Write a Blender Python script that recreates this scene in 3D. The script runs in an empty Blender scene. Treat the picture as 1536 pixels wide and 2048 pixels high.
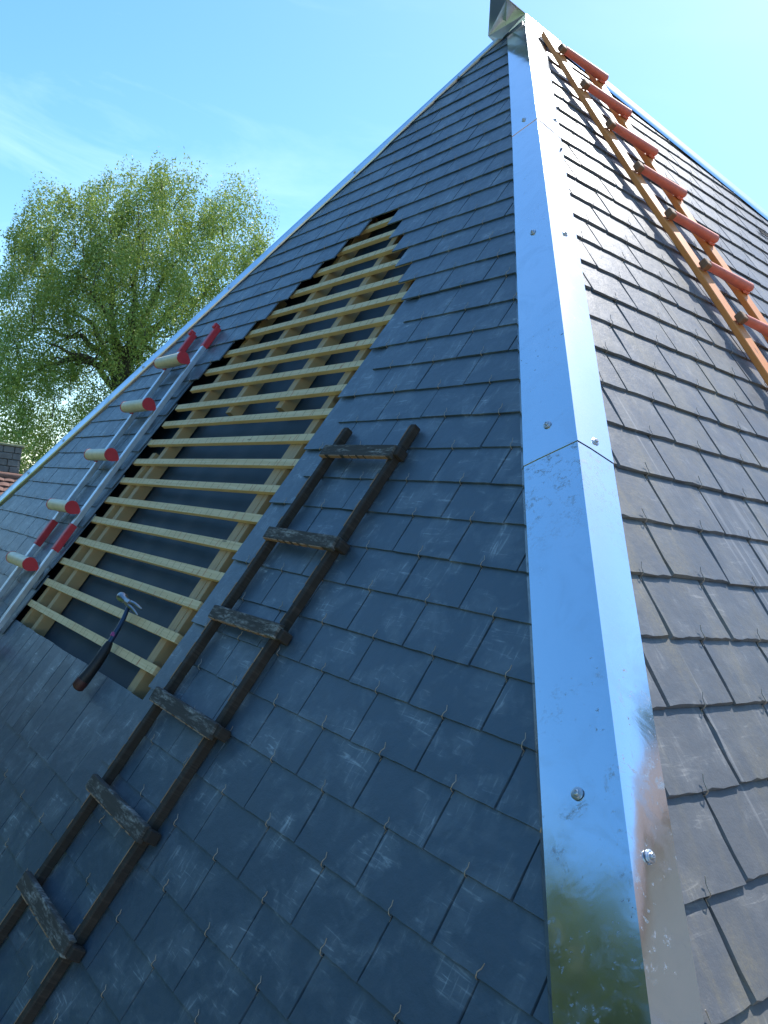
import bpy, bmesh, math, random
import numpy as np
from mathutils import Vector, Matrix, noise as mnoise
R_ = math.radians
sc = bpy.context.scene
col = sc.collection
random.seed(7)
rng = np.random.default_rng(7)

# ------------------------------------------------------------------ camera, sky, sun, exposure
Z0 = 9.0                                   # height of the roof apex above the ground
CAM = Vector((3.0157, -2.9424, -2.8543 + Z0))
MR = ((0.6207192, 0.7745862, 0.1213418), (0.0552382, 0.1111764, -0.9922644), (-0.7820846, 0.6226203, 0.0262266))
cam_d = bpy.data.cameras.new('camera')
cam = bpy.data.objects.new('camera', cam_d); col.objects.link(cam)
X, Y, Zf = Vector(MR[0]), -Vector(MR[1]), -Vector(MR[2])
m = Matrix((X, Y, Zf)).transposed().to_4x4(); m.translation = CAM
cam.matrix_world = m
cam_d.sensor_fit = 'VERTICAL'; cam_d.sensor_height = 24; cam_d.lens = 24 * 1578.9 / 2048
cam_d.clip_start = 0.02; cam_d.clip_end = 2000
sc.camera = cam

SUN_AZ, SUN_EL = 102.0, 57.0                # azimuth counter-clockwise from +X
w = bpy.data.worlds.new('World'); sc.world = w; w.use_nodes = True
nt = w.node_tree; nt.nodes.clear()
def wn(t, **k):
    n = nt.nodes.new(t)
    for a, b in k.items(): setattr(n, a, b)
    return n
sky = wn('ShaderNodeTexSky', sky_type='NISHITA', sun_disc=False, sun_elevation=R_(SUN_EL), sun_rotation=R_(90 - SUN_AZ),
         altitude=100, air_density=1.0, dust_density=0.6, ozone_density=1.6)
hsv = wn('ShaderNodeHueSaturation'); hsv.inputs['Hue'].default_value = 0.494; hsv.inputs['Saturation'].default_value = 1.27
bg = wn('ShaderNodeBackground'); bg.inputs['Strength'].default_value = 0.15
tc = wn('ShaderNodeTexCoord')
mp = wn('ShaderNodeMapping'); mp.inputs['Scale'].default_value = (1.6, 1.6, 5.5); mp.inputs['Rotation'].default_value = (0.25, 0.2, 0.3)
n1 = wn('ShaderNodeTexNoise'); n1.inputs['Scale'].default_value = 1.7; n1.inputs['Detail'].default_value = 7; n1.inputs['Roughness'].default_value = 0.6; n1.inputs['Distortion'].default_value = 0.7
rmp = wn('ShaderNodeMapRange'); rmp.inputs['From Min'].default_value = 0.52; rmp.inputs['From Max'].default_value = 0.95; rmp.inputs['To Max'].default_value = 0.26
mixc = wn('ShaderNodeMix', data_type='RGBA'); mixc.inputs[7].default_value = (7.0, 8.3, 9.2, 1)
out = wn('ShaderNodeOutputWorld')
L_ = nt.links.new
L_(sky.outputs[0], hsv.inputs['Color']); L_(tc.outputs['Generated'], mp.inputs[0]); L_(mp.outputs[0], n1.inputs['Vector'])
dotl = wn('ShaderNodeVectorMath', operation='DOT_PRODUCT'); dotl.inputs[1].default_value = (math.cos(R_(166)) * math.cos(R_(20)), math.sin(R_(166)) * math.cos(R_(20)), math.sin(R_(20)))
msk = wn('ShaderNodeMapRange'); msk.inputs['From Min'].default_value = 0.90; msk.inputs['From Max'].default_value = 0.995; msk.inputs['To Min'].default_value = 0.12
mlt = wn('ShaderNodeMath', operation='MULTIPLY')
L_(tc.outputs['Generated'], dotl.inputs[0]); L_(dotl.outputs['Value'], msk.inputs['Value']); L_(msk.outputs[0], mlt.inputs[1])
L_(n1.outputs['Fac'], rmp.inputs['Value']); L_(rmp.outputs[0], mlt.inputs[0]); L_(mlt.outputs[0], mixc.inputs[0]); L_(hsv.outputs[0], mixc.inputs[6])
L_(mixc.outputs[2], bg.inputs[0]); L_(bg.outputs[0], out.inputs[0])

sd = bpy.data.lights.new('sun', 'SUN'); sd.energy = 4.0; sd.angle = R_(0.53); sd.color = (1.0, 0.965, 0.91)
sun = bpy.data.objects.new('sun', sd); col.objects.link(sun)
S = Vector((math.cos(R_(SUN_EL)) * math.cos(R_(SUN_AZ)), math.cos(R_(SUN_EL)) * math.sin(R_(SUN_AZ)), math.sin(R_(SUN_EL))))
sun.rotation_euler = S.to_track_quat('Z', 'Y').to_euler()
sc.view_settings.view_transform = 'Standard'; sc.view_settings.look = 'None'
sc.view_settings.gamma = 1.0; sc.view_settings.use_curve_mapping = False
sc.view_settings.exposure = 1.02
sc.render.film_transparent = False
sc.cycles.max_bounces = 6

# ------------------------------------------------------------------ roof frames (a along the course, s down the slope, n out)
class Face:
    def __init__(f, h, d, flip):
        f.h = Vector(h).normalized(); f.d = Vector(d).normalized()
        f.n = f.h.cross(f.d).normalized()
        if f.n.z < 0: f.n = -f.n
        f.mat = Matrix((f.h, -f.d, f.n)).transposed()   # right-handed: x along the course, y up the slope
    def p(f, a, s, n=0.0):
        return f.h * a + f.d * s + f.n * n + Vector((0, 0, Z0))
FL = Face((1, 0, 0), (0, -0.4858, -0.8741), 0)
FR = Face((0.0265, 0.9996, -0.0022), (0.5832, -0.0173, -0.8122), 0)
HL, HR = 0.6160, -0.43366                  # shared hip: a / s on either face
LH, RH = -0.775, 3.836                     # far left hip on the left face, far ridge hip on the right face

# ------------------------------------------------------------------ mesh + object helpers
def tag(o, label=None, cat=None, group=None, kind=None):
    if label: o['label'] = label
    if cat: o['category'] = cat
    if group: o['group'] = group
    if kind: o['kind'] = kind
    return o
def empty(name, loc, label, cat, group=None):
    o = bpy.data.objects.new(name, None); o.location = loc; o.empty_display_size = 0.1; col.objects.link(o)
    return tag(o, label, cat, group)
def link(name, me, parent=None, mat=None, matrix=None):
    o = bpy.data.objects.new(name, me); col.objects.link(o)
    if mat is not None and not me.materials: me.materials.append(mat)
    if matrix is not None: o.matrix_world = matrix
    if parent is not None:
        o.parent = parent
        o.matrix_parent_inverse = parent_inv(parent)
    return o
def world_of(o):
    b_ = Matrix.LocRotScale(o.location, o.rotation_euler, o.scale)
    return b_ if o.parent is None else world_of(o.parent) @ o.matrix_parent_inverse @ b_
def parent_inv(p): return world_of(p).inverted()
class MB:
    def __init__(s): s.v = []; s.f = []; s.sm = []
    def add(s, vs, fs, smooth=False):
        b = len(s.v); s.v += [tuple(v) for v in vs]; s.f += [tuple(i + b for i in f) for f in fs]; s.sm += [smooth] * len(fs)
    def box(s, fr, a0, a1, s0, s1, n0, n1, jit=0.0):
        """box in the coordinates of a function fr(a, s, n)"""
        j = lambda: random.uniform(-jit, jit)
        vs = [fr(a + j(), t + j(), n) for n in (n0, n1) for (a, t) in ((a0, s0), (a1, s0), (a1, s1), (a0, s1))]
        s.add(vs, [(0, 1, 2, 3), (7, 6, 5, 4), (0, 4, 5, 1), (1, 5, 6, 2), (2, 6, 7, 3), (3, 7, 4, 0)])
    def hexa(s, P):
        s.add(P, [(0, 1, 2, 3), (7, 6, 5, 4), (0, 4, 5, 1), (1, 5, 6, 2), (2, 6, 7, 3), (3, 7, 4, 0)])
    def tube(s, path, rad, seg=6, cap=True, smooth=True):
        path = [Vector(p) for p in path]; n = len(path)
        rads = rad if isinstance(rad, (list, tuple)) else [rad] * n
        vs = []; prev = None
        for i, p in enumerate(path):
            t = (path[min(i + 1, n - 1)] - path[max(i - 1, 0)]).normalized()
            u = t.orthogonal().normalized() if prev is None else (prev - t * prev.dot(t)).normalized()
            prev = u; v = t.cross(u)
            for k in range(seg):
                an = 2 * math.pi * k / seg
                vs.append(p + (u * math.cos(an) + v * math.sin(an)) * rads[i])
        fs = [(i * seg + k, i * seg + (k + 1) % seg, (i + 1) * seg + (k + 1) % seg, (i + 1) * seg + k) for i in range(n - 1) for k in range(seg)]
        s.add(vs, fs, smooth)
        if cap:
            s.add(vs[:seg], [tuple(range(seg))[::-1]]); s.add(vs[-seg:], [tuple(range(seg))])
    def mesh(s, name, fix=True):
        me = bpy.data.meshes.new(name); me.from_pydata(s.v, [], s.f)
        me.polygons.foreach_set('use_smooth', s.sm); me.update()
        if fix:
            bm = bmesh.new(); bm.from_mesh(me); bmesh.ops.recalc_face_normals(bm, faces=bm.faces); bm.to_mesh(me); bm.free()
        return me
    def build(s, name, mat, parent=None, fix=True, bevel=0):
        o = link(name, s.mesh(name, fix), parent, mat)
        if bevel:
            b = o.modifiers.new('bevel', 'BEVEL'); b.width = bevel; b.segments = 2; b.limit_method = 'ANGLE'; b.angle_limit = R_(40)
        return o

# ------------------------------------------------------------------ materials
class NT:
    def __init__(s, name):
        s.m = bpy.data.materials.new(name); s.m.use_nodes = True; s.t = s.m.node_tree
        s.b = s.t.nodes['Principled BSDF']; s.o = s.t.nodes['Material Output']
    def n(s, t, ins=None, **k):
        x = s.t.nodes.new('ShaderNode' + t)
        for a, b in k.items(): setattr(x, a, b)
        for a, b in (ins or {}).items(): s.put(x.inputs[a], b)
        return x
    def put(s, i, v):
        if isinstance(v, bpy.types.NodeSocket): s.t.links.new(v, i)
        else: i.default_value = v
    def set(s, **k):
        for a, b in k.items(): s.put(s.b.inputs[a.replace('_', ' ')], b)
    def pos(s): return s.n('NewGeometry').outputs['Position']
    def island(s): return s.n('NewGeometry').outputs['Random Per Island']
    def dot(s, v, d): return s.n('VectorMath', {0: v, 1: tuple(d)}, operation='DOT_PRODUCT').outputs['Value']
    def vec(s, x, y, z): return s.n('CombineXYZ', {0: x, 1: y, 2: z}).outputs[0]
    def mul(s, a, b): return s.n('Math', {0: a, 1: b}, operation='MULTIPLY').outputs[0]
    def add(s, a, b): return s.n('Math', {0: a, 1: b}, operation='ADD').outputs[0]
    def noise(s, v, scale, detail=4, rough=.55, dist=0): return s.n('TexNoise', {'Vector': v, 'Scale': scale, 'Detail': detail, 'Roughness': rough, 'Distortion': dist}).outputs['Fac']
    def rng(s, v, a, b, c=0., d=1.): return s.n('MapRange', {0: v, 1: a, 2: b, 3: c, 4: d}).outputs[0]
    def mix(s, f, a, b, blend='MIX'):
        x = s.n('Mix', data_type='RGBA', blend_type=blend); s.put(x.inputs[0], f); s.put(x.inputs[6], a); s.put(x.inputs[7], b); return x.outputs[2]
    def bump(s, h, st, dist=.002, nrm=None):
        x = s.n('Bump', {'Height': h, 'Strength': st, 'Distance': dist})
        if nrm is not None: s.put(x.inputs['Normal'], nrm)
        return x.outputs[0]
def c4(r, g, b): return (r, g, b, 1)

def plane_vec(q, F, ka, ks, off=None):
    p = q.pos(); a = q.dot(p, F.h); s = q.dot(p, F.d)
    z = 0.0 if off is None else off
    return q.vec(q.mul(a, ka), q.mul(s, ks), z)

def slate_mat(name, F, right):
    q = NT(name)
    isl = q.island(); offs = q.mul(isl, 37.0)
    v1 = plane_vec(q, F, 1, 1, offs)
    tone = q.n('ValToRGB', {0: isl})
    cr = tone.color_ramp; cr.interpolation = 'LINEAR'
    if right: cols = [(0, (.066, .078, .094)), (.35, (.088, .100, .116)), (.7, (.110, .119, .133)), (1, (.142, .148, .156))]  # same slate as the left; sunlight put into a lighter base
    else: cols = [(0, (.023, .045, .068)), (.4, (.038, .068, .099)), (.75, (.051, .084, .116)), (1, (.072, .104, .132))]  # blue of the open shade put into a darker base
    while len(cr.elements) < len(cols): cr.elements.new(.5)
    for e, (p_, c_) in zip(cr.elements, cols): e.position = p_; e.color = (*c_, 1)
    fine = q.noise(v1, 55, 6, .65)
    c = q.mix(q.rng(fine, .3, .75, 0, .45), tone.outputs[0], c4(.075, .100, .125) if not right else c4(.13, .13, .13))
    # pale scuffs: patches and short scratches
    vs = plane_vec(q, F, 14, 5, offs)
    big = q.rng(q.noise(v1, 9, 5, .6, .4), .48, .68)
    scr = q.rng(q.noise(plane_vec(q, F, 60, 11, offs), 1.0, 3, .6, 1.2), .57, .72)
    scr2 = q.rng(q.noise(plane_vec(q, F, 10, 70, offs), 1.0, 3, .6, 1.5), .58, .72)
    dust = q.mul(big, q.add(q.mul(scr, .8), q.add(q.mul(scr2, .9), .22)))
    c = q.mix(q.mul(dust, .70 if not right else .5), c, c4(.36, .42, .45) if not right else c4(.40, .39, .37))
    if right:
        # ochre dust and long pale runs down the slope
        och = q.mul(q.rng(q.noise(plane_vec(q, F, 7, 2.2, offs), 1, 5, .65, .6), .5, .72), q.rng(q.noise(v1, 160, 2, .5), .35, .7, .35, 1))
        c = q.mix(q.mul(och, .6), c, c4(.26, .22, .13))
        run = q.rng(q.noise(plane_vec(q, F, 42, .9), 1, 3, .5), .60, .68)
        run2 = q.rng(q.noise(plane_vec(q, F, 2.5, 1.7), 1, 2, .5), .46, .6)
        c = q.mix(q.mul(q.mul(run, run2), .38), c, c4(.34, .34, .34))
    q.set(Base_Color=c, Roughness=q.rng(fine, .3, .7, .33 if not right else .38, .48 if not right else .48), Specular_IOR_Level=.65 if not right else .24)
    h = q.add(q.noise(v1, 22, 6, .6), q.mul(q.noise(v1, 240, 3, .6), .18))
    q.set(Normal=q.bump(h, .42, .004))
    return q.m
M = {}
M['slateL'] = slate_mat('slate_painted_shade', FL, False)
M['slateR'] = slate_mat('slate_painted_sun', FR, True)

def wood(name, base, dark, rough=.6, grain=(90, 3.5), F=FL, along='a', stain=None, spec=.35, lines=True):
    q = NT(name); isl = q.mul(q.island(), 23.0)
    ka, ks = (grain[1], grain[0]) if along == 'a' else (grain[0], grain[1])
    g = q.noise(plane_vec(q, F, ka, ks, isl), 1, 5, .6, .6)
    c = q.mix(q.rng(g, .3, .7), base, dark)
    big = q.noise(plane_vec(q, F, 4, 4, isl), 1, 3, .5)
    c = q.mix(q.rng(big, .35, .7, 0, .35), c, dark)
    c = q.mix(q.rng(q.island(), 0, 1, 0, .38), c, dark)
    if lines:
        vo = q.n('TexVoronoi', {'Vector': plane_vec(q, F, 5 if along == 'a' else 22, 22 if along == 'a' else 5, isl), 'Scale': 1.0}).outputs['Distance']
        c = q.mix(q.rng(vo, .055, .11, .75, 0), c, tuple(x * .30 for x in dark[:3]) + (1,))
    if stain:
        st = q.mul(q.rng(q.noise(plane_vec(q, F, 9, 46, isl), 1, 6, .7, .3), .48, .64), q.rng(q.noise(plane_vec(q, F, 60, 160, isl), 1, 3, .6), .35, .6))
        c = q.mix(q.mul(st, stain[1]), c, stain[0])
    q.set(Base_Color=c, Roughness=rough, Specular_IOR_Level=spec, Normal=q.bump(g, .14, .001))
    return q.m
M['batten'] = wood('fresh_yellow_pine', c4(.76, .62, .37), c4(.56, .41, .20))
M['rafter'] = wood('brown_pine', c4(.52, .36, .18), c4(.36, .23, .11), along='s')
M['tar'] = wood('blackened_wood', c4(.022, .022, .022), c4(.045, .036, .028), rough=.75, along='s', stain=(c4(.12, .095, .075), .3), spec=.2)
M['tread'] = wood('worn_black_tread', c4(.035, .036, .036), c4(.065, .06, .052), rough=.8, stain=(c4(.34, .34, .31), .8), spec=.2)
M['rawedge'] = wood('worn_raw_wood', c4(.42, .28, .16), c4(.20, .12, .07), rough=.8, along='s')
M['orange_wood'] = wood('varnished_orange_wood', c4(.82, .33, .095), c4(.64, .22, .055), rough=.45, F=FR, along='s')
M['brown_cap'] = wood('brown_end_block', c4(.30, .16, .085), c4(.19, .10, .055), rough=.7, F=FR)

def plain(name, rgb, rough=.5, metal=0., spec=.5, var=.25, sc_=18, bump=.1, coat=0):
    q = NT(name); g = q.noise(q.pos(), sc_, 5, .6)
    c = q.mix(q.rng(g, .35, .7, 0, var), c4(*rgb), c4(*[x * .45 for x in rgb]))
    q.set(Base_Color=c, Roughness=rough, Metallic=metal, Specular_IOR_Level=spec, Normal=q.bump(g, bump, .002))
    return q.m
M['membrane'] = plain('dark_membrane', (.016, .038, .056), .55, 0, .5, .4, 6, .25)
M['pencil'] = plain('red_crayon', (.42, .10, .05), .8)
M['pencil_dark'] = plain('pencil_line', (.15, .10, .06), .8)
M['hook'] = plain('dull_copper_wire', (.40, .35, .30), .45, .6, .5, .4, 60, .05)
M['alu'] = plain('brushed_aluminium', (.66, .70, .74), .38, .85, .5, .3, 30, .12)
M['tan'] = plain('aged_cream_plastic', (.62, .58, .40), .42, .0, .5, .35, 22, .08)
M['red'] = plain('red_plastic', (.50, .035, .045), .45, 0, .5, .3, 30, .08)
M['redtube'] = plain('faded_red_padding', (.74, .22, .15), .55, 0, .4, .35, 24, .12)
M['darkgrip'] = plain('black_rubber_grip', (.012, .012, .014), .5, 0, .4, .2)
M['redgrip'] = plain('dark_red_rubber', (.045, .012, .014), .55)
M['shaft'] = plain('dark_blue_shaft', (.02, .045, .09), .3, .3)
M['label'] = plain('magenta_sticker', (.28, .04, .16), .4)
M['steel'] = plain('polished_steel', (.34, .35, .37), .38, 1.0, .5, .15, 40, .03)
M['lead'] = plain('grey_screw_washer', (.55, .57, .60), .35, .9, .5, .3, 60, .05)
M['rubber'] = plain('black_washer', (.03, .03, .03), .6)

HIPD = tuple((FL.h * HL + FL.d).normalized())
def metal_sheet(name='new_zinc_sheet', base_rough=.105):
    q = NT(name)
    p = q.pos()
    spots = q.mul(q.rng(q.noise(p, 70, 4, .7), .63, .70), q.rng(q.noise(p, 5, 3, .6), .48, .66))
    smear = q.mul(q.rng(q.noise(p, 9, 5, .65, 1.2), .50, .75), .45)
    along = q.dot(q.n('VectorMath', {0: p, 1: (0, 0, Z0)}, operation='SUBTRACT').outputs[0], HIPD)
    band = q.mul(q.rng(along, 3.47, 3.50), q.rng(along, 3.50, 3.80, 1, 0))
    scuff = q.mul(band, q.mul(q.rng(q.noise(p, 38, 6, .7, .5), .50, .60), q.rng(q.noise(p, 150, 3, .6), .4, .6)))
    foot = q.mul(q.rng(along, 4.0, 4.2), q.mul(q.rng(q.noise(p, 16, 6, .7, .8), .58, .66), q.rng(q.noise(p, 110, 3, .6), .42, .6)))
    spots = q.add(spots, q.mul(q.add(scuff, q.mul(foot, .6)), .8))
    c = q.mix(spots, c4(.66, .74, .82), c4(.12, .15, .17))  # blue of the mirrored sky tinted into the base; bare zinc is greyer
    c = q.mix(q.mul(smear, .6), c, c4(.44, .50, .56))
    r = q.add(base_rough, q.mul(smear, .35)); r = q.add(r, q.mul(spots, .4))
    q.set(Base_Color=c, Metallic=q.rng(spots, 0, 1, .97, .25), Roughness=r)
    h = q.add(q.noise(p, 2.2, 2, .5), q.mul(q.noise(p, 14, 3, .5, .5), .08))
    q.set(Normal=q.bump(h, .32, .012))
    return q.m
M['zinc'] = metal_sheet()
M['zinc_dull'] = metal_sheet('duller_zinc_sheet', .36)

# ------------------------------------------------------------------ course tables (measured spacing, a little uneven)
sL = {-6: 2.118, -5: 2.238, -4: 2.372, -3: 2.490, -2: 2.605, -1: 2.727, 0: 2.848, 1: 2.969, 2: 3.086, 3: 3.200, 4: 3.319, 5: 3.438, 6: 3.559,
      7: 3.679, 8: 3.801, 9: 3.922, 10: 4.045, 11: 4.170, -7: 1.998, -8: 1.880, -9: 1.765, -10: 1.637, -11: 1.520, -12: 1.390, -13: 1.272,
      -14: 1.147, -15: 1.023, -16: .893, -17: .767, -18: .635, -19: .501, -20: .370, -21: .246, -22: .12}
for k in range(12, 34): sL[k] = 4.170 + .1225 * (k - 11)
sR = {-13: 1.200, -12: 1.363, -11: 1.523, -10: 1.687, -9: 1.845, -8: 2.000, -7: 2.155, -6: 2.305, -5: 2.462, -4: 2.615, -3: 2.768, -2: 2.924, -1: 3.079,
      0: 3.231, 1: 3.388, 2: 3.541, 3: 3.693, 4: 3.843, 5: 4.000, 6: 4.153, 7: 4.308, -14: 1.030, -15: .865, -16: .71, -17: .56, -18: .406, -19: .262, -20: .12}
for k in range(8, 27): sR[k] = 4.308 + .1537 * (k - 7)
def aL(u): return 1.289 + u * .2201 if u > -6 else -.031 + (u + 6) * .2015
def aR(k):
    sh = .0
    if k < -7: sh = .03 * (-7 - k) / 3
    return lambda u: -1.1246 + (u + sh) * .2409

def proj(P):
    d = P - CAM
    c = [Vector(r).dot(d) for r in MR]
    if c[2] < .05: return None
    return (768 + 1578.9 * c[0] / c[2], 1024 + 1578.9 * c[1] / c[2])
def inframe_area(pts):
    q = [proj(p) for p in pts]
    if any(x is None for x in q): return 0
    if max(x for x, y in q) < 0 or min(x for x, y in q) > 1536 or max(y for x, y in q) < 0 or min(y for x, y in q) > 2048: return 0
    return abs(sum(q[i][0] * q[(i + 1) % len(q)][1] - q[(i + 1) % len(q)][0] * q[i][1] for i in range(len(q)))) / 2

# ------------------------------------------------------------------ slates
def clip(poly, f):
    o = []
    for i, P in enumerate(poly):
        Q = poly[(i + 1) % len(poly)]; fp, fq = f(P), f(Q)
        if fp >= 0: o.append(P)
        if (fp >= 0) != (fq >= 0):
            t = fp / (fp - fq); o.append((P[0] + (Q[0] - P[0]) * t, P[1] + (Q[1] - P[1]) * t))
    return o
def outline(a0, a1, s0, s1, nb=6, ns=4):
    o = [(a0, s0), (a1, s0)]
    o += [(a1, s0 + (s1 - s0) * (1 - (1 - i / ns) ** 1.0)) for i in range(1, ns)]
    o += [(a1 - (a1 - a0) * i / nb, s1) for i in range(0, nb + 1)]
    o += [(a0, s1 - (s1 - s0) * i / ns) for i in range(1, ns)]
    return o
def slate_mesh(name, poly, t, tilt, sref, chip, rnd):
    """poly in (a, s) about the slate's bottom middle; top face recedes by chips, sides slope; n = 0 at bottom edge"""
    cx = sum(p[0] for p in poly) / len(poly); cy = sum(p[1] for p in poly) / len(poly)
    top = []; bot = []
    for (a, s) in poly:
        dx, dy = cx - a, cy - s
        l = math.hypot(dx, dy) + 1e-6
        c = rnd.uniform(.0, chip); e = rnd.uniform(-.0006, .0006)
        top.append((a + (1 if dx > 0 else -1) * c + e, s + (1 if dy > 0 else -1) * c * .8, -(sref - s) * tilt))
        bot.append((a + e, s, -(sref - s) * tilt - t))
    n = len(poly)
    me = bpy.data.meshes.new(name)
    flip = lambda P: (P[0], -P[1], P[2])
    me.from_pydata([flip(P) for P in top + bot], [], [tuple(range(n))] + [(i, i + n, (i + 1) % n + n, (i + 1) % n) for i in range(n)])
    bm = bmesh.new(); bm.from_mesh(me); bmesh.ops.recalc_face_normals(bm, faces=bm.faces)
    bm.normal_update()
    f = max(bm.faces, key=lambda x: x.calc_area())
    if f.normal.z < 0: bmesh.ops.reverse_faces(bm, faces=bm.faces)
    bm.to_mesh(me); bm.free()
    return me
rs = random.Random(3)
LEN = .33
pieces = []       # (area, face, name-mesh builder data)
def add_piece(F, side, a0, a1, s1, length, clipf, full):
    pts = [(a0, s1 - length), (a1, s1 - length), (a1, s1), (a0, s1)]
    vis = [F.p(a, s) for a, s in ((a0, s1 - .14), (a1, s1 - .14), (a1, s1), (a0, s1))]
    pieces.append([inframe_area(vis), F, side, a0, a1, s1, length, clipf, full])
# left face: which rows start or stop at the opening
hole_right = {-10: -5.5, -9: -5, -8: -4.5, -7: -4, -6: -3.5}
hole_left = {-10: -.141, -9: -.240, -8: -.345, -7: -.442, -6: -.538, -5: -.640, -4: -.745, -3: -.845}
BOTROW = 12
def both(f, g):
    if f is None or g is None: return f or g
    return (f, g)
def rowL(k):
    s1 = sL[k]; off = 0 if k % 2 else .5
    for i in range(-34, 20):
        u0 = i + off; a0, a1 = aL(u0), aL(u0 + 1)
        lo, hi = LH * s1 - .02, HL * s1 + .02
        if a1 < LH * (s1) + .0 or a0 > HL * s1 + 0: continue
        length = min(LEN, s1 - .02)
        if -10 <= k < BOTROW:
            hr = hole_right.get(k, -3 if k % 2 else -2.5)
            hl = hole_left.get(k, -.925 if k % 2 else -.955) if k < 9 else -.945
            am = (a0 + a1) / 2
            if am > hl and am < aL(hr): continue
            if a0 < hl < a1: a1 = hl
        jit = rs.uniform(-.0016, .0016)
        f = g = None
        if a0 < LH * (s1 - length) + .03: f = lambda P: P[0] - LH * P[1] - .012
        if a1 > HL * (s1 - length) - .03: g = lambda P: HL * P[1] - .012 - P[0]
        f = both(f, g)
        if k == BOTROW and -.96 < a0 < -.12:          # narrow cut slates left bare at the foot of the opening
            cut = a0 + (a1 - a0) * rs.uniform(.4, .6)
            add_piece(FL, 'L', a0 + .0017, cut - .0015, s1 + jit, length, f, False); a0 = cut; jit = rs.uniform(-.0016, .0016)
        add_piece(FL, 'L', a0 + .0017, a1 - .0017, s1 + jit, length, f, abs(a1 - a0 - .22) < .004 and f is None)
for k in sorted(sL):
    rowL(k)
for k in sorted(sR):
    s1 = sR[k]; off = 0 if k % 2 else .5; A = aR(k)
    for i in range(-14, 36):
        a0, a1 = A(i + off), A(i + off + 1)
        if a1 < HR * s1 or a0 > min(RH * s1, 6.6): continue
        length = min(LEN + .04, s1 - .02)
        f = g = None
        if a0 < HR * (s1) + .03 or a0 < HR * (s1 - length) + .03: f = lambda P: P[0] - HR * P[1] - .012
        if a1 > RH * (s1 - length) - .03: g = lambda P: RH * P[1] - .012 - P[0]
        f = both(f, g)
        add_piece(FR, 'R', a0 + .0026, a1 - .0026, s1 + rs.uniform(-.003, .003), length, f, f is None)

roof = empty('slate_roof', (0, 0, Z0), 'steep dark slate hipped roof with new metal hips and an opening stripped down to yellow battens', 'roof')
SP = {'L': dict(t=.0052, tilt=.0058 / .1225, chip=.0018), 'R': dict(t=.0078, tilt=.0083 / .1537, chip=.0068)}
variants = {}
def variant(side, width, length, i, hi):
    key = (side, round(width, 3), round(length, 3), i, hi)
    if key not in variants:
        q = SP[side]; r = random.Random(str(key))
        variants[key] = slate_mesh('slate', outline(-width / 2, width / 2, -length, 0, 12 if hi else 6, 8 if hi else 4), q['t'], q['tilt'], 0, q['chip'], r)
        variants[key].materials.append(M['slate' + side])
    return variants[key]
pieces.sort(key=lambda p: -p[0])
stuff = {'L': MB(), 'R': MB()}
nslate = 0
for idx, (ar, F, side, a0, a1, s1, length, f, full) in enumerate(pieces):
    rot = rs.gauss(0, .0042); dn = rs.uniform(0, .0014); q = SP[side]
    am = (a0 + a1) / 2
    mat4 = Matrix.LocRotScale(F.p(am, s1, dn), F.mat.to_quaternion() @ Matrix.Rotation(rot, 3, 'Z').to_quaternion(), None)
    hi = ar > 9000
    if f is None:
        me = variant(side, a1 - a0, length, rs.randrange(7), hi)
    else:
        poly = [(a, s) for a, s in outline(a0, a1, s1 - length, s1, 8 if hi else 6, 5 if hi else 4)]
        for fn in (f if isinstance(f, tuple) else (f,)): poly = clip(poly, fn)
        if len(poly) < 3: continue
        xs = [p[0] for p in poly]; ys = [p[1] for p in poly]
        if max(xs) - min(xs) < .004 or max(ys) - min(ys) < .004: continue
        me = slate_mesh('slate', [(p[0] - am, p[1] - s1) for p in poly], q['t'], q['tilt'], 0, q['chip'], rs)
        if not me.materials: me.materials.append(M['slate' + side])
    if nslate < 300:
        nslate += 1
        link('slate', me, roof, None, mat4)
    else:
        mb = stuff[side]; vs = [mat4 @ v.co for v in me.vertices]
        mb.add(vs, [tuple(p.vertices) for p in me.polygons])
for side in 'LR':
    o = stuff[side].build('remaining_slates', M['slate' + side], roof, fix=False); o['kind'] = 'stuff'

# ------------------------------------------------------------------ slate hooks
def hook_mesh(i):
    r = random.Random(i); w_ = r.uniform(-.0016, .0016)
    b = MB()
    b.tube([(0, -.014, -.0075), (.0004, -.004, -.0080), (.0006, -.0035, -.001), (.0004, -.0012, .0035), (-.0008 + w_, .006, .0048), (.0016 + w_, .014, .0036), (.0006 - w_, .0235, .0068)],
           [.0009, .0010, .0011, .0011, .0010, .0010, .0009], 5, True)
    me = b.mesh('slate_hook'); me.materials.append(M['hook']); return me
hooks = [hook_mesh(i) for i in range(6)]
hk = []
for side, F, S_, A in (('L', FL, sL, lambda k: aL), ('R', FR, sR, aR)):
    for k in S_:
        off = 0 if k % 2 == 0 else .5
        for i in range(-34, 36):
            a = A(k)(i + off); s = S_[k]
            if side == 'L':
                if a > HL * s - .16 or a < LH * s + .1: continue
                hr = hole_right.get(k, -3 if k % 2 else -2.5); hl = hole_left.get(k, -.93)
                if -10 <= k < 13 and hl - .03 < a < aL(hr) + .03: continue
            else:
                if a < HR * s + .125 or a > min(RH * s - .2, 4.5): continue
            P = F.p(a, s); d = (P - CAM).length
            q = proj(P)
            if q is None or not (-40 < q[0] < 1576 and -40 < q[1] < 2088): continue
            hk.append((d, F, side, a, s))
hk.sort(key=lambda h: h[0])
hs = MB()
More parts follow.
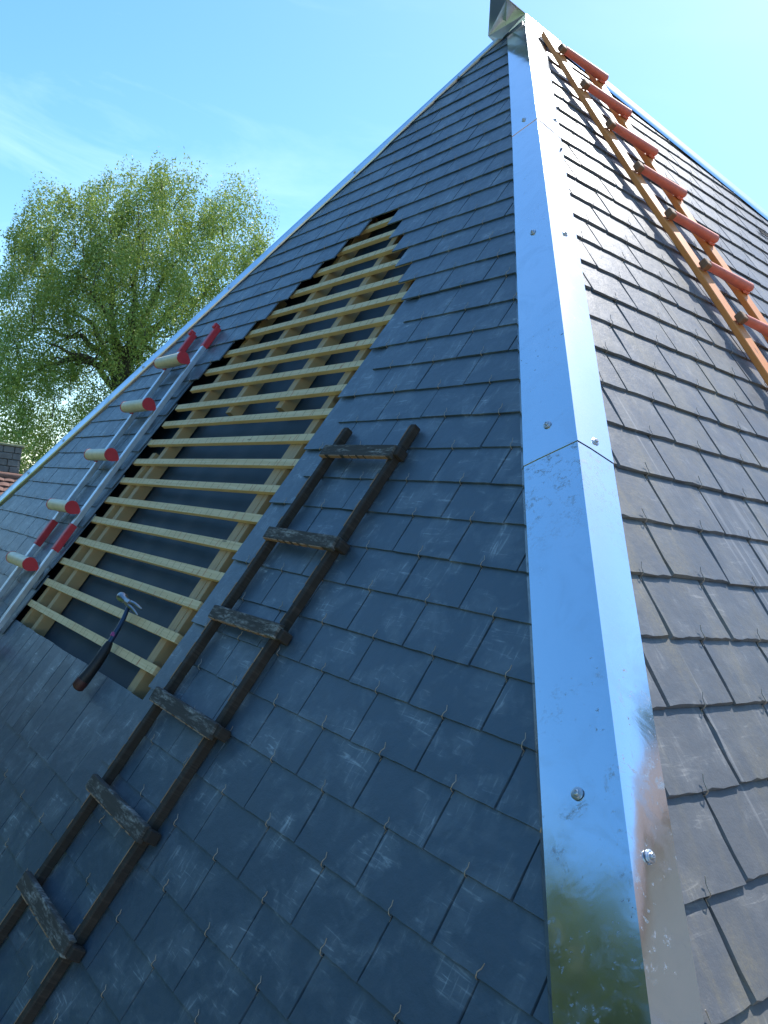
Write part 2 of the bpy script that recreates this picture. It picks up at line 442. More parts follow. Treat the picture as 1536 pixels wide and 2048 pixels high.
for i, (d, F, side, a, s) in enumerate(hk):
    me = hooks[i % 6]
    sc_ = rs.uniform(.85, 1.15) * (1.0 if side == 'L' else 1.12)
    mt = Matrix.LocRotScale(F.p(a + rs.gauss(0, .0015), s, .0005), F.mat.to_quaternion() @ Matrix.Rotation(rs.gauss(0, .12), 3, 'Z').to_quaternion(), Vector((sc_,) * 3))
    if i < 130: link('slate_hook', me, roof, None, mt)
    else: hs.add([mt @ v.co for v in me.vertices], [tuple(p.vertices) for p in me.polygons], True)
o = hs.build('small_slate_hooks', M['hook'], roof, fix=False); o['kind'] = 'stuff'

# ------------------------------------------------------------------ decking, opening, battens, rafters
b = MB()
def poly_sheet(F, pts, n, mb): mb.add([F.p(a, s, n) for a, s in pts], [tuple(range(len(pts)))])
SB = 6.75
poly_sheet(FL, [(0, .05), (LH * SB, SB), (HL * SB, SB)], -.125, b)
SRB = 7.05
sa = 6.6 / RH
poly_sheet(FR, [(0, .05), (HR * SRB, SRB), (6.6, SRB), (6.6, sa + .05)], -.125, b)
b.build('underlay_membrane', M['membrane'], roof, fix=False)
# wrinkled membrane inside the opening
b = MB(); NA, NS = 40, 60
vs = []
for j in range(NS + 1):
    for i in range(NA + 1):
        a = -1.25 + 2.15 * i / NA; s = 1.35 + 2.8 * j / NS
        n = -.098 + .010 * mnoise.noise(Vector((a * 5.5, s * .8, 1))) + .005 * mnoise.noise(Vector((a * 16, s * 2.2, 5)))
        vs.append(FL.p(a, s, n))
b.add(vs, [(j * (NA + 1) + i, j * (NA + 1) + i + 1, (j + 1) * (NA + 1) + i + 1, (j + 1) * (NA + 1) + i) for j in range(NS) for i in range(NA)], True)
b.build('roofing_felt', M['membrane'], roof, fix=False)

frL = FL.p
frR = FR.p
def lin(s, pts):
    pts = sorted(pts)
    for (s0, v0), (s1, v1) in zip(pts, pts[1:]):
        if s <= s1: return v0 + (v1 - v0) * (s - s0) / (s1 - s0)
    return pts[-1][1]
bat_tops = [1.427, 1.547, 1.672, 1.797, 1.922, 2.045, 2.165, 2.288, 2.408, 2.524, 2.645, 2.760, 2.880, 3.000, 3.118, 3.242, 3.362, 3.484, 3.605, 3.728, 3.850]
lefts = [(1.4, -.10), (1.547, -.21), (1.672, -.30), (1.797, -.40), (1.922, -.50), (2.045, -.60), (2.165, -.70), (2.288, -.80), (2.408, -.875), (2.645, -.905), (3.0, -.945), (3.4, -.985), (3.85, -1.01)]
rights = [(1.4, .15), (1.672, .26), (2.165, .70), (3.3, .72), (3.484, .645), (3.605, .583), (3.9, .567)]
for i, s in enumerate(bat_tops):
    b = MB(); a0, a1 = lin(s, lefts), lin(s, rights)
    sk = rs.uniform(-.003, .003); hw = .0315 + rs.uniform(-.001, .001); mid = (a0 + a1) / 2; bow = rs.uniform(-.002, .002)
    seg = 8
    for j in range(seg):
        x0 = a0 + (a1 - a0) * j / seg; x1 = a0 + (a1 - a0) * (j + 1) / seg
        f0 = lambda x: s + sk * (x - mid) + bow * (1 - ((x - mid) / (a1 - a0) * 2) ** 2)
        vs = []
        for n in (-.0365, -.0175):
            vs += [FL.p(x0, f0(x0), n), FL.p(x1, f0(x1), n), FL.p(x1, f0(x1) + hw, n), FL.p(x0, f0(x0) + hw, n)]
        fs = [(0, 1, 2, 3), (7, 6, 5, 4), (0, 4, 5, 1), (2, 6, 7, 3)]
        if j == 0: fs.append((3, 7, 4, 0))
        if j == seg - 1: fs.append((1, 5, 6, 2))
        b.add(vs, fs)
    # merge segments so that the whole batten is one piece
    me = b.mesh('batten')
    bm = bmesh.new(); bm.from_mesh(me); bmesh.ops.remove_doubles(bm, verts=bm.verts, dist=.0004); bm.to_mesh(me); bm.free()
    bat = link('batten', me, roof, M['batten'])
    # pencil and crayon lines where the slates will go
    ml = MB(); mr = MB(); off = rs.uniform(0, .05)
    x = a0 + .05 + rs.uniform(0, .05); kk = 0
    while x < a1 - .02:
        tgt = mr if rs.random() < .14 else ml
        dx = rs.uniform(-.004, .004); wd = .0009 if tgt is ml else .0014
        y0 = s + .001; y1 = s + hw - .001
        if rs.random() < .25: y0 += .012
        tgt.add([FL.p(x - wd, y0, -.0169), FL.p(x + wd, y0, -.0169), FL.p(x + wd + dx, y1, -.0169), FL.p(x - wd + dx, y1, -.0169)], [(0, 1, 2, 3)])
        x += rs.uniform(.035, .075)
    for xr in (.49 - (.055 if s > 3.0 else 0) + rs.uniform(-.006, .006),):
        if a0 < xr < a1:
            mr.add([FL.p(xr - .0011, s, -.0168), FL.p(xr + .0011, s, -.0168), FL.p(xr - .006, s + hw, -.0168), FL.p(xr - .0085, s + hw, -.0168)], [(0, 1, 2, 3)])
    if ml.v: ml.build('pencil_marks', M['pencil_dark'], bat, fix=False)
    if mr.v: mr.build('red_marks', M['pencil'], bat, fix=False)
def rafter(pts, w0, n0=-.0375, n1=-.092):
    b = MB()
    (s0, a0), (s1, a1) = pts
    b.hexa([FL.p(a0, s0, n0), FL.p(a0 + w0, s0, n0), FL.p(a1 + w0, s1, n0), FL.p(a1, s1, n0), FL.p(a0, s0, n1), FL.p(a0 + w0, s0, n1), FL.p(a1 + w0, s1, n1), FL.p(a1, s1, n1)])
    b.build('counter_batten', M['rafter'], roof)
rafter([(1.9, -.705), (4.05, -.760)], .045)
rafter([(2.95, -.835), (4.05, -.955)], .045)
rafter([(1.4, -.300), (2.715, -.325)], .045)
rafter([(1.4, .135), (2.715, .125)], .045)
rafter([(1.9, .505), (2.98, .485)], .045)
rafter([(2.90, .442), (4.05, .432)], .052, -.0378)
rafter([(2.60, .50), (3.75, .492)], .028, -.0379)

# ------------------------------------------------------------------ metal hips
def wLs(s): return lin(s, [(0, .105), (1.234, .117), (1.9, .130), (3.03, .150), (4.04, .150), (8, .155)])
def wRs(s): return lin(s, [(0, .135), (1.19, .130), (2.55, .118), (3.3, .113), (3.83, .106), (8, .106)])
hipd = (FL.h * HL + FL.d).normalized() ; HLEN = math.hypot(HL, 1)
navg = (FL.n + FR.n).normalized()
def flashing_point(t, i, lift):
    """t = distance down the hip; i = station across, 0..12"""
    sl = t / HLEN; base = FL.p(HL * sl, sl, 0)
    hx, hy = HL / HLEN, 1 / HLEN
    tl = FL.h * (-hy) + FL.d * hx
    hr = math.hypot(HR, 1); tr = FR.h * (1 / hr) + FR.d * (-HR / hr)
    # FR across: perpendicular to the hip inside the right face
    wl, wr = wLs(sl), wRs(t / hr)
    tab = [(-1, 1.0, .0005), (-1, .965, .0045), (-1, .93, .0090), (-1, .68, .010), (-1, .40, .010), (-1, .07, .010), (0, 0, .010), (1, .10, .0103), (1, .30, .0107), (1, .6, .0106), (1, .955, .0100), (1, 1.0, .0015)]
    side, f, n = tab[i]
    wob = 0
    if side < 0: wob = .0006 * mnoise.noise(Vector((t * 1.1, i * .3, 4.0))) if i > 1 else .0010 * mnoise.noise(Vector((t * 7, i, 3)))
    if side > 0: wob = .0017 * mnoise.noise(Vector((t * 2.6, i * .9, 8.0))) + .0006 * mnoise.noise(Vector((t * 8, i * .8, 3.0)))
    if side < 0: return base + tl * (wl * f) + FL.n * (n + lift + wob)
    if side > 0: return base + tr * (wr * f) + FR.n * (n + lift + wob)
    return base + navg * ((n + lift) / navg.dot(FL.n))
def sheet(name, gridfn, ni, nj, parent, sharp=None, thick=.0012, mat='zinc'):
    b = MB(); vs = [gridfn(i, j) for j in range(nj + 1) for i in range(ni + 1)]
    fs = [(j * (ni + 1) + i, j * (ni + 1) + i + 1, (j + 1) * (ni + 1) + i + 1, (j + 1) * (ni + 1) + i) for j in range(nj) for i in range(ni)]
    b.add(vs, fs, True); me = b.mesh(name)
    if sharp is not None:
        for e in me.edges:
            i0, i1 = e.vertices
            if i0 % (ni + 1) == i1 % (ni + 1) and i0 % (ni + 1) in sharp: e.use_edge_sharp = True
    o = link(name, me, parent, M[mat])
    sm = o.modifiers.new('thickness', 'SOLIDIFY'); sm.thickness = thick; sm.offset = 0
    es = o.modifiers.new('crisp_rim', 'EDGE_SPLIT'); es.split_angle = R_(35); es.use_edge_sharp = True
    return o
secs = [(.16, 1.263 * HLEN, .0024), (1.263 * HLEN - .09, 2.965 * HLEN, .0012), (2.965 * HLEN - .09, 4.72 * HLEN, .0), (4.72 * HLEN - .09, 6.4 * HLEN, -.001)]
def screw(P, n, parent, r=.0085):
    b = MB(); u = n.orthogonal().normalized(); v = n.cross(u)
    def ring(rr, h, k=14): return [P + (u * math.cos(2 * math.pi * i / k) + v * math.sin(2 * math.pi * i / k)) * rr + n * h for i in range(k)]
    prof = [(r * 1.3, -.001), (r * 1.3, .0015), (r * 1.05, .0022), (r * 1.0, .003), (r * .62, .0034), (r * .62, .0062), (r * .5, .007), (r * .3, .007), (r * .26, .0052)]
    vs = sum((ring(a, h) for a, h in prof), [])
    fs = [(j * 14 + i, j * 14 + (i + 1) % 14, (j + 1) * 14 + (i + 1) % 14, (j + 1) * 14 + i) for j in range(len(prof) - 1) for i in range(14)]
    fs.append(tuple(range((len(prof) - 1) * 14, len(prof) * 14)))
    b.add(vs, fs); b.build('screw', M['lead'], parent)
flash = []
for t0, t1, lift in secs:
    nj = int((t1 - t0) / .04)
    def g(i, j, t0=t0, t1=t1, nj=nj, lift=lift):
        t = t0 + (t1 - t0) * j / nj
        end = max(0, 1 - (t1 - t) / .05) * .0008
        return flashing_point(t, i, lift + end)
    flash.append(sheet('hip_flashing', g, 11, nj, roof, sharp=(2, 6, 10)))
for (a, s, i) in [(2.211, 3.722, 2), (1.716, 2.91, 1), (1.203, 2.059, 1), (.694, 1.22, 0)]: screw(FL.p(a, s, .0135), FL.n, flash[i])
for (a, s, i) in [(-1.732, 4.08, 2), (-1.323, 3.182, 1), (-.899, 2.216, 1), (-.427, 1.247, 0)]: screw(FR.p(a, s, .0135), FR.n, flash[i])

# far left hip: flange on this face and one folded over the back
LHr = -.83                                  # ridge line of the far left hip
hl = math.hypot(LHr, 1); tl2 = (FL.h * (1 / hl) + FL.d * (-LHr / hl))
backn = (Vector((-.62, .62, .5))).normalized()
leftdir = (FL.h * LHr + FL.d).normalized()
tb = leftdir.cross(backn).normalized()
if tb.dot(Vector((0, 1, 0))) < 0: tb = -tb
tbk = (tb * .9 - FL.n * .5).normalized()
prev = 0
for n_, (t0, t1) in enumerate([(.10, 1.9), (1.85, 3.75), (3.7, 5.6), (5.55, 8.2)]):
    nj = int((t1 - t0) / .1)
    def g(i, j, t0=t0, t1=t1, nj=nj, n_=n_):
        t = t0 + (t1 - t0) * j / nj; s = t / hl; base = FL.p(LHr * s, s, 0)
        wdt = min(.11, .055 + .02 * s) 
        wdt = (LH + .031 - LHr) * s / hl + .012 if s < .8 else lin(s, [(.8, .085), (2.0, .085), (3.4, .09), (9, .10)])
        tab = [(1, 1, .001), (1, .97, .008), (1, .5, .010), (1, .12, .011), (0, 0, .014), (-1, .5, -.01), (-1, 1, -.02)]
        sd_, f, n = tab[i]; wob = .0012 * mnoise.noise(Vector((t * 2, i, 9 + n_)))
        lf = .003 - .001 * n_
        if sd_ > 0: return base + tl2 * (wdt * f) + FL.n * (n + wob + lf)
        if sd_ == 0: return base + FL.n * (n + lf)
        return base + tbk * (min(.12, .2 * t) * f) + FL.n * (n * .3 + lf)
    fl = sheet('hip_flashing', g, 6, nj, roof, sharp=(4,), mat='zinc_dull')
    for s in np.arange(t0 + .35, t1, .75):
        ss = s / hl; P = FL.p(LHr * ss, ss, .012) + tl2 * .05
        screw(P, FL.n, fl, .009)
# far right ridge hip
hr2 = math.hypot(RH, 1); rdir = (FR.h * RH + FR.d).normalized()
tr2 = (FR.h * (-1 / hr2) + FR.d * (RH / hr2))
tback = (Vector((-.75, -.1, -.65))).normalized()
for n_, (t0, t1) in enumerate([(.12, 2.0), (1.95, 3.9), (3.85, 6.8)]):
    nj = int((t1 - t0) / .1)
    def g(i, j, t0=t0, t1=t1, nj=nj, n_=n_):
        t = t0 + (t1 - t0) * j / nj; base = Vector((0, 0, Z0)) + rdir * t
        tab = [(1, 1, .001), (1, .9, .008), (1, .5, .012), (0, 0, .018), (-1, .5, 0), (-1, 1, 0)]
        sd_, f, n = tab[i]; lf = .003 - .001 * n_
        if sd_ > 0: return base + tr2 * (.10 * f) + FR.n * (n + lf)
        if sd_ == 0: return base + FR.n * (n + lf)
        return base + tback * (max(0, min(.12, .15 * (t - .1))) * f) + FR.n * lf
    sheet('hip_flashing', g, 5, nj, roof, sharp=(3,))

# ------------------------------------------------------------------ apex finial of folded sheet
def unproj(F, x, y, n):
    r = Vector(MR[0]) * ((x - 768) / 1578.9) + Vector(MR[1]) * ((y - 1024) / 1578.9) + Vector(MR[2])
    C0 = CAM - Vector((0, 0, Z0)); t = (n - C0.dot(F.n)) / r.dot(F.n)
    return CAM + r * t
apex = Vector((0, 0, Z0))
def cam_pt(x, y, d):
    return CAM + (Vector(MR[0]) * ((x - 768) / 1578.9) + Vector(MR[1]) * ((y - 1024) / 1578.9) + Vector(MR[2])) * d
fA, fS, fB, fC, fD, fT = cam_pt(976, 72, 4.335), cam_pt(1003, 78, 4.262), cam_pt(1051, 27, 4.228), cam_pt(1028, 14, 4.24), cam_pt(1014, -4, 4.13), cam_pt(986, -95, 3.93)
fK = apex + Vector((-.06, .10, .08)); fK2 = apex + Vector((-.22, .10, -.06))
b = MB()
b.add([fA, fC, fD, fT], [(0, 1, 2, 3)]); b.add([fC, fB, fD], [(0, 1, 2)])
b.add([fA, fT, fK2], [(0, 1, 2)]); b.add([fT, fD, fK, fK2], [(0, 1, 2, 3)]); b.add([fD, fB, fK], [(0, 1, 2)])
fin = b.build('finial', M['zinc_dull'], roof, fix=False)
sm = fin.modifiers.new('thickness', 'SOLIDIFY'); sm.thickness = .001
b = MB()     # folded saddle under the finial, lapping the hips
b.add([fA, fS, fB, fC], [(0, 1, 2, 3)])
hr_ = math.hypot(HR, 1); tr_ = FR.h * (1 / hr_) + FR.d * (-HR / hr_)
b.add([fB, apex + rdir * .25 + FR.n * .022, apex + rdir * .27 + tr2 * .10 + FR.n * .020, apex + hipd * .24 + tr_ * .12 + FR.n * .018, apex + hipd * .22 + navg * .019], [(0, 1, 2, 3, 4)])
o = b.build('apex_saddle', M['zinc_dull'], roof, fix=False)
sm = o.modifiers.new('thickness', 'SOLIDIFY'); sm.thickness = .001

# ------------------------------------------------------------------ roof back, eaves and walls below
M['render_wall'] = plain('cream_render', (.50, .44, .36), .85, 0, .3, .25, 2.5, .2)
M['gutter'] = plain('grey_gutter', (.30, .32, .34), .4, .8)
b = MB()
bl = FL.p(LHr * SB, SB, -.13); bh = FL.p(HL * SB, SB, -.13); brr = FR.p(6.6, SRB, -.13); tr0 = FR.p(6.6, sa, -.13)
br = Vector((brr.x, brr.y, bh.z)); ap = apex - Vector((0, 0, .16))
bb1 = Vector((bl.x, tr0.y + .0, bl.z)); tr1 = Vector((tr0.x, tr0.y, tr0.z))
b.add([ap, bl, bb1, tr1], [(0, 1, 2), (0, 2, 3)])
b.add([br, brr, tr1, bb1], [(0, 1, 2, 3)])
b.build('back_slope', M['slateL'], roof, fix=False)
b = MB()
ze = min(bl.z, bh.z) 
x0, x1, y0, y1 = bl.x + .35, bh.x - .35, bh.y + .35, bb1.y - .2
P = lambda x, y, z: Vector((x, y, z))
b.add([P(x0, y0, 0), P(x1, y0, 0), P(x1, y1, 0), P(x0, y1, 0), P(x0, y0, ze + .3), P(x1, y0, ze + .3), P(x1, y1, ze + .3), P(x0, y1, ze + .3)],
      [(0, 1, 5, 4), (1, 2, 6, 5), (2, 3, 7, 6), (3, 0, 4, 7)])
house = b.build('house_wall', M['render_wall'], None)
tag(house, 'cream rendered house wall standing under the steep slate roof', 'wall')

# ------------------------------------------------------------------ black wooden roof ladder
lad = empty('roof_ladder', FL.p(1.0, 3.7, 0), 'old black tarred wooden roof ladder lying on the slates beside the opening', 'ladder')
def bar(F, p0, p1, w_, h, mb, jit=0):
    (a0, s0, n0), (a1, s1, n1) = p0, p1
    d = Vector((a1 - a0, s1 - s0)).normalized(); t = Vector((d.y, -d.x)) * (w_ / 2)
    pts = []
    for n_off in (0, h):
        for (a, s, n, sg) in ((a0, s0, n0, -1), (a0, s0, n0, 1), (a1, s1, n1, 1), (a1, s1, n1, -1)):
            pts.append(F.p(a + t.x * sg, s + t.y * sg, n + n_off))
    mb.hexa(pts)
for (a0, a1) in ((.868, .715), (1.212, 1.065)):
    b = MB(); N = 10
    prevp = None
    for i in range(N):
        f0, f1 = i / N, (i + 1) / N
        bar(FL, (a0 + (a1 - a0) * f0, 2.90 + 2.15 * f0, .003), (a0 + (a1 - a0) * f1, 2.90 + 2.15 * f1, .003), .023, .028, b)
    me = b.mesh('rail'); bm = bmesh.new(); bm.from_mesh(me); bmesh.ops.remove_doubles(bm, verts=bm.verts, dist=.0004)
    inner = [f for f in bm.faces if all(len(e.link_faces) > 2 for e in f.edges)]
    bmesh.ops.delete(bm, geom=inner, context='FACES'); bm.to_mesh(me); bm.free()
    rl = link('rail', me, lad, M['tar'])
    bv = rl.modifiers.new('bevel', 'BEVEL'); bv.width = .003; bv.segments = 1
    b = MB()
    for i in range(26):
        f0 = i / 26 + rs.uniform(0, .02); f1 = f0 + rs.uniform(.012, .034)
        if f1 > 1: continue
        bar(FL, (a0 + (a1 - a0) * f0 - .0100, 2.90 + 2.15 * f0, .0305), (a0 + (a1 - a0) * f1 - .0100, 2.90 + 2.15 * f1, .0305), rs.uniform(.002, .004), .0015, b)
    b.build('worn_edge', M['rawedge'], lad)['kind'] = 'stuff'
for (s, a0, a1) in [(2.985, .855, 1.215), (3.315, .835, 1.205), (3.612, .815, 1.19), (3.905, .785, 1.175), (4.200, .750, 1.145), (4.503, .728, 1.125), (4.80, .70, 1.10)]:
    b = MB(); n0 = .031; sk = rs.uniform(-.006, .006); a0 -= .012
    # wedge tread: tall lip downslope, its face sloping back up
    vs = []
    N = 12
    for i in range(N + 1):
        a = a0 + (a1 - a0) * i / N; e = lambda: rs.uniform(-.0005, .0005); dy = sk * i / N
        vs += [FL.p(a, s + dy + e(), n0), FL.p(a, s + .046 + dy + e(), n0), FL.p(a, s + .045 + dy + e(), n0 + .017 + e()), FL.p(a, s + .004 + dy + e(), n0 + .018 + e()), FL.p(a, s + .001 + dy + e(), n0 + .012)]
    fs = [(i * 5 + k, i * 5 + (k + 1) % 5, (i + 1) * 5 + (k + 1) % 5, (i + 1) * 5 + k) for i in range(N) for k in range(5)]
    fs += [(4, 3, 2, 1, 0), tuple(N * 5 + k for k in range(5))]
    b.add(vs, fs); rgo = b.build('rung', M['tread'], lad, bevel=.002)
    b = MB()
    for i in range(9):
        x0_ = a0 + (a1 - a0) * (i + rs.uniform(0, .4)) / 9; x1_ = x0_ + (a1 - a0) * rs.uniform(.05, .11)
        if x1_ < a1: b.box(frL, x0_, x1_, s + .0445 + sk * i / 9, s + .0475 + sk * i / 9, n0 + .003, n0 + .0168)
    b.build('worn_lip', M['rawedge'], rgo)['kind'] = 'stuff'
    b = MB(); b.box(frL, a1 - .008, a1 + .018, s + .008, s + .040, .003, .040); b.build('rung_bracket', M['tar'], lad, bevel=.004)

# ------------------------------------------------------------------ aluminium roof ladder
al = empty('roof_ladder', FL.p(-1.15, 3.0, 0), 'aluminium roof ladder with cream rungs and red end caps near the far left hip', 'ladder')
def tear(r, k=18, drop=1.5):
    """rounded on the top and upslope side, pinched towards the rail"""
    o = []
    for i in range(k):
        an = 2 * math.pi * i / k; x, y = math.cos(an) * r, math.sin(an) * r
        if y < 0: y *= 1 + (drop - 1) * abs(math.sin(an)); x *= 1 - .45 * abs(math.sin(an)) ** 2
        o.append((x, y))
    return o
def extrude_a(F, prof, a0, a1, s, n, mb, smooth=True, taper=1.0, dy=0):
    k = len(prof)
    vs = [F.p(a0, s + x, n + y) for x, y in prof] + [F.p(a1, s + dy + x * taper, n + y * taper) for x, y in prof]
    mb.add(vs, [(i, (i + 1) % k, k + (i + 1) % k, k + i) for i in range(k)], smooth)
    mb.add(vs[:k], [tuple(range(k))]); mb.add(vs[k:], [tuple(range(k))[::-1]])
for (a0, a1, s1) in ((-1.340, -1.275, 4.9), (-1.030, -.955, 4.9)):
    b = MB(); bar(FL, (a0, 2.13, .006), (a1, s1, .006), .027, .028, b); b.build('rail', M['alu'], al, bevel=.003)
    for (f0, f1, nm) in ((2.115, 2.262, 'end_sleeve'), (3.445, 3.600, 'joint_sleeve')):
        b = MB(); g0 = a0 + (a1 - a0) * (f0 - 2.13) / (s1 - 2.13); g1 = a0 + (a1 - a0) * (f1 - 2.13) / (s1 - 2.13)
        bar(FL, (g0, f0, .003), (g1, f1, .003), .035, .034, b)
        if nm == 'end_sleeve': bar(FL, (g0, f0 - .012, .016), (g0, f0 + .02, .016), .026, .034, b)
        b.build(nm, M['red'], al, bevel=.004)
for s in (2.330, 2.655, 2.990, 3.320, 3.655, 4.04, 4.38):
    sh = (s - 2.13) / 2.77 * .07
    s += .048; rg = MB(); extrude_a(FL, tear(.031), -1.345 + sh, -1.030 + sh, s + .012, .078, rg)
    ro = rg.build('rung', M['tan'], al)
    cp = MB(); extrude_a(FL, tear(.034, 18, 1.4), -1.0295 + sh, -1.020 + sh, s + .012, .078, cp, False); cp.build('end_cap', M['red'], ro, bevel=.002)
    cp = MB(); extrude_a(FL, tear(.0325, 18, 1.3), -1.353 + sh, -1.3455 + sh, s + .012, .078, cp, False); cp.build('end_cap', M['red'], ro, bevel=.002)
    bk = MB(); bk.box(frL, -1.340 + sh, -1.305 + sh, s + .002, s + .030, .036, .052); bk.build('rung_foot', M['red'], ro, bevel=.003)

# ------------------------------------------------------------------ orange wooden ladder on the sunny side
ol = empty('roof_ladder', FR.p(.15, 1.5, 0), 'orange varnished wooden roof ladder with red padded rungs on the sunlit slates', 'ladder')
oa = lambda s: lin(s, [(.1, .035), (.9, .005), (1.5, .010), (2.1, .05), (4, .08)])
for da, s0 in ((.004, .20), (.332, .27)):
    b = MB(); N = 14
    for i in range(N):
        q0 = s0 + (3.8 - s0) * i / N; q1 = s0 + (3.8 - s0) * (i + 1) / N
        b.hexa([FR.p(oa(q) + da + dx, q, n) for (nl, nr) in ((.020, .020), (.045, .053)) for (q, dx, n) in ((q0, -.027, nl), (q0, .027, nr), (q1, .027, nr), (q1, -.027, nl))])
    me = b.mesh('rail'); bm = bmesh.new(); bm.from_mesh(me); bmesh.ops.remove_doubles(bm, verts=bm.verts, dist=.002)
    inner = [f for f in bm.faces if all(len(e.link_faces) > 2 for e in f.edges)]
    bmesh.ops.delete(bm, geom=inner, context='FACES'); bmesh.ops.recalc_face_normals(bm, faces=bm.faces); bm.to_mesh(me); bm.free()
    rl = link('rail', me, ol, M['orange_wood']); bv = rl.modifiers.new('bevel', 'BEVEL'); bv.width = .003; bv.segments = 1
for s in (.405, .735, 1.065, 1.385, 1.700, 2.010, 2.315, 2.62, 2.93, 3.24):
    a = oa(s)
    b = MB(); prof = tear(.0155, 14, 1.4)
    extrude_a(FR, prof, a + .012, a + .348, s, .076, b, True, 1.35)
    ro = b.build('rung', M['redtube'], ol)
    b = MB(); b.box(frR, a - .018, a + .016, s - .022, s + .022, .0525, .088); b.build('end_block', M['brown_cap'], ro, bevel=.007)
    b = MB(); b.box(frR, a + .312, a + .352, s - .018, s + .022, .0520, .064); b.build('rung_foot', M['redtube'], ro, bevel=.002)

# ------------------------------------------------------------------ claw hammer lying across the lowest battens
ham = empty('claw_hammer', FL.p(.22, 3.85, .01), 'claw hammer with polished head and black grip lying across the two lowest battens', 'hammer')
hp = lambda a, s, n: FL.p(a, s, n)
b = MB(); path = [(.198, 3.712, .030), (.222, 3.76, .028), (.228, 3.80, .026), (.232, 3.86, .024)]
b.tube([hp(*p) for p in path], [.0075, .0085, .009, .010], 10); b.build('shaft', M['shaft'], ham)
b = MB(); b.tube([hp(.2265, 3.822, .026), hp(.2285, 3.836, .0258)], .0115, 12); b.build('sticker_band', M['label'], ham)
b = MB(); b.tube([hp(.232, 3.858, .024), hp(.236, 3.885, .023), hp(.238, 3.93, .022), hp(.232, 3.975, .021), hp(.226, 4.02, .023), hp(.222, 4.040, .024)], [.012, .0175, .0185, .020, .0225, .021], 14); gr = b.build('grip', M['darkgrip'], ham)
b = MB(); b.tube([hp(.2275, 4.012, .023), hp(.2225, 4.042, .024), hp(.221, 4.047, .024)], [.0232, .0222, .015], 14); b.build('grip_end', M['redgrip'], gr)
b = MB(); b.tube([hp(.108, 3.694, .040), hp(.113, 3.695, .040), hp(.134, 3.697, .038), hp(.142, 3.699, .037), (hp(.165, 3.702, .035)), hp(.185, 3.705, .034), hp(.212, 3.707, .034)], [.015, .0185, .0185, .0125, .0115, .0135, .0125], 16); b.build('head', M['steel'], ham)
for d in (-.007, .007):
    b = MB(); b.tube([hp(.208, 3.707 + d, .034), hp(.232, 3.708 + d * 1.2, .031), hp(.252, 3.712 + d * 1.5, .022), hp(.266, 3.717 + d * 1.8, .010)], [.008, .007, .0055, .003], 8); b.build('claw', M['steel'], ham)

# small ventilation comb at the right edge of the picture
cb = empty('comb_strip', FR.p(1.8, .93, .0), 'small dark comb-like strip lying on the sunlit slates at the right edge', 'vent strip')
b = MB(); b.box(frR, 1.62, 2.15, .955, .959, .004, .009); b.build('spine', M['rubber'], cb)
b = MB()
for i in range(36):
    a = 1.625 + i * .0145; b.box(frR, a, a + .003, .915, .955, .004, .009)
o = b.build('teeth', M['rubber'], cb); o['kind'] = 'stuff'

# ------------------------------------------------------------------ ground
M['grass'] = plain('lawn', (.060, .115, .025), .9, 0, .2, .5, .8, .3)
b = MB(); b.add([(-900, -900, 0), (900, -900, 0), (900, 900, 0), (-900, 900, 0)], [(0, 1, 2, 3)])
tag(b.build('ground', M['grass'], None, fix=False), 'green grass ground around the house', kind='structure')
M['gravel'] = plain('pinkish_gravel', (.42, .32, .26), .9, 0, .2, .3, 5, .3)
b = MB(); b.add([(2.5, -14, .01), (22, -14, .01), (22, 26, .01), (2.5, 26, .01)], [(0, 1, 2, 3)])
tag(b.build('gravel_yard', M['gravel'], None, fix=False), 'pale pinkish gravel yard beside the house', kind='structure')

# ------------------------------------------------------------------ trees
def leaf_mat(name, dark, light):
    q = NT(name); t = q.n('ValToRGB', {0: q.island()}); e = t.color_ramp.elements
    e[0].color = (*dark, 1); e[1].color = (*light, 1)
    big = q.noise(q.pos(), .9, 3, .6)
    c = q.mix(q.rng(big, .4, .7, 0, .5), t.outputs[0], c4(light[0] * 1.25, light[1] * 1.15, light[2]))
    q.set(Base_Color=c, Roughness=.5, Specular_IOR_Level=.5)
    tr = q.n('BsdfTranslucent', {'Color': q.mix(.6, c, c4(.22, .30, .05))})
    mx = q.n('MixShader', {0: .38}); q.t.links.new(q.b.outputs[0], mx.inputs[1]); q.t.links.new(tr.outputs[0], mx.inputs[2])
    q.t.links.new(mx.outputs[0], q.o.inputs[0])
    return q.m
M['leaf'] = leaf_mat('ash_leaves', (.11, .20, .038), (.36, .46, .13))
M['leafd'] = leaf_mat('dark_leaves', (.022, .050, .012), (.060, .100, .025))
M['bark'] = plain('grey_bark', (.10, .085, .065), .9, 0, .2, .6, 5, .5)
def leaves_mesh(name, centers, size, r, upbias=.3, aspect=.42):
    """many small leaf quads, one per centre"""
    n = len(centers)
    d = r.normal(size=(n, 3)); d[:, 2] += upbias; d /= np.linalg.norm(d, axis=1)[:, None]
    e = r.normal(size=(n, 3)); e -= (e * d).sum(1)[:, None] * d; e /= np.linalg.norm(e, axis=1)[:, None]
    sz = size * r.uniform(.6, 1.4, n)[:, None]
    v = np.empty((n, 4, 3)); c = np.asarray(centers)
    v[:, 0] = c - d * sz; v[:, 1] = c + e * sz * aspect; v[:, 2] = c + d * sz; v[:, 3] = c - e * sz * aspect
    me = bpy.data.meshes.new(name); me.vertices.add(n * 4); me.vertices.foreach_set('co', v.ravel().astype(np.float32))
    me.loops.add(n * 4); me.loops.foreach_set('vertex_index', np.arange(n * 4, dtype=np.int32))
    me.polygons.add(n); me.polygons.foreach_set('loop_start', np.arange(0, n * 4, 4, dtype=np.int32)); me.polygons.foreach_set('loop_total', np.full(n, 4, dtype=np.int32))
    me.update(calc_edges=True); me.validate(); return me
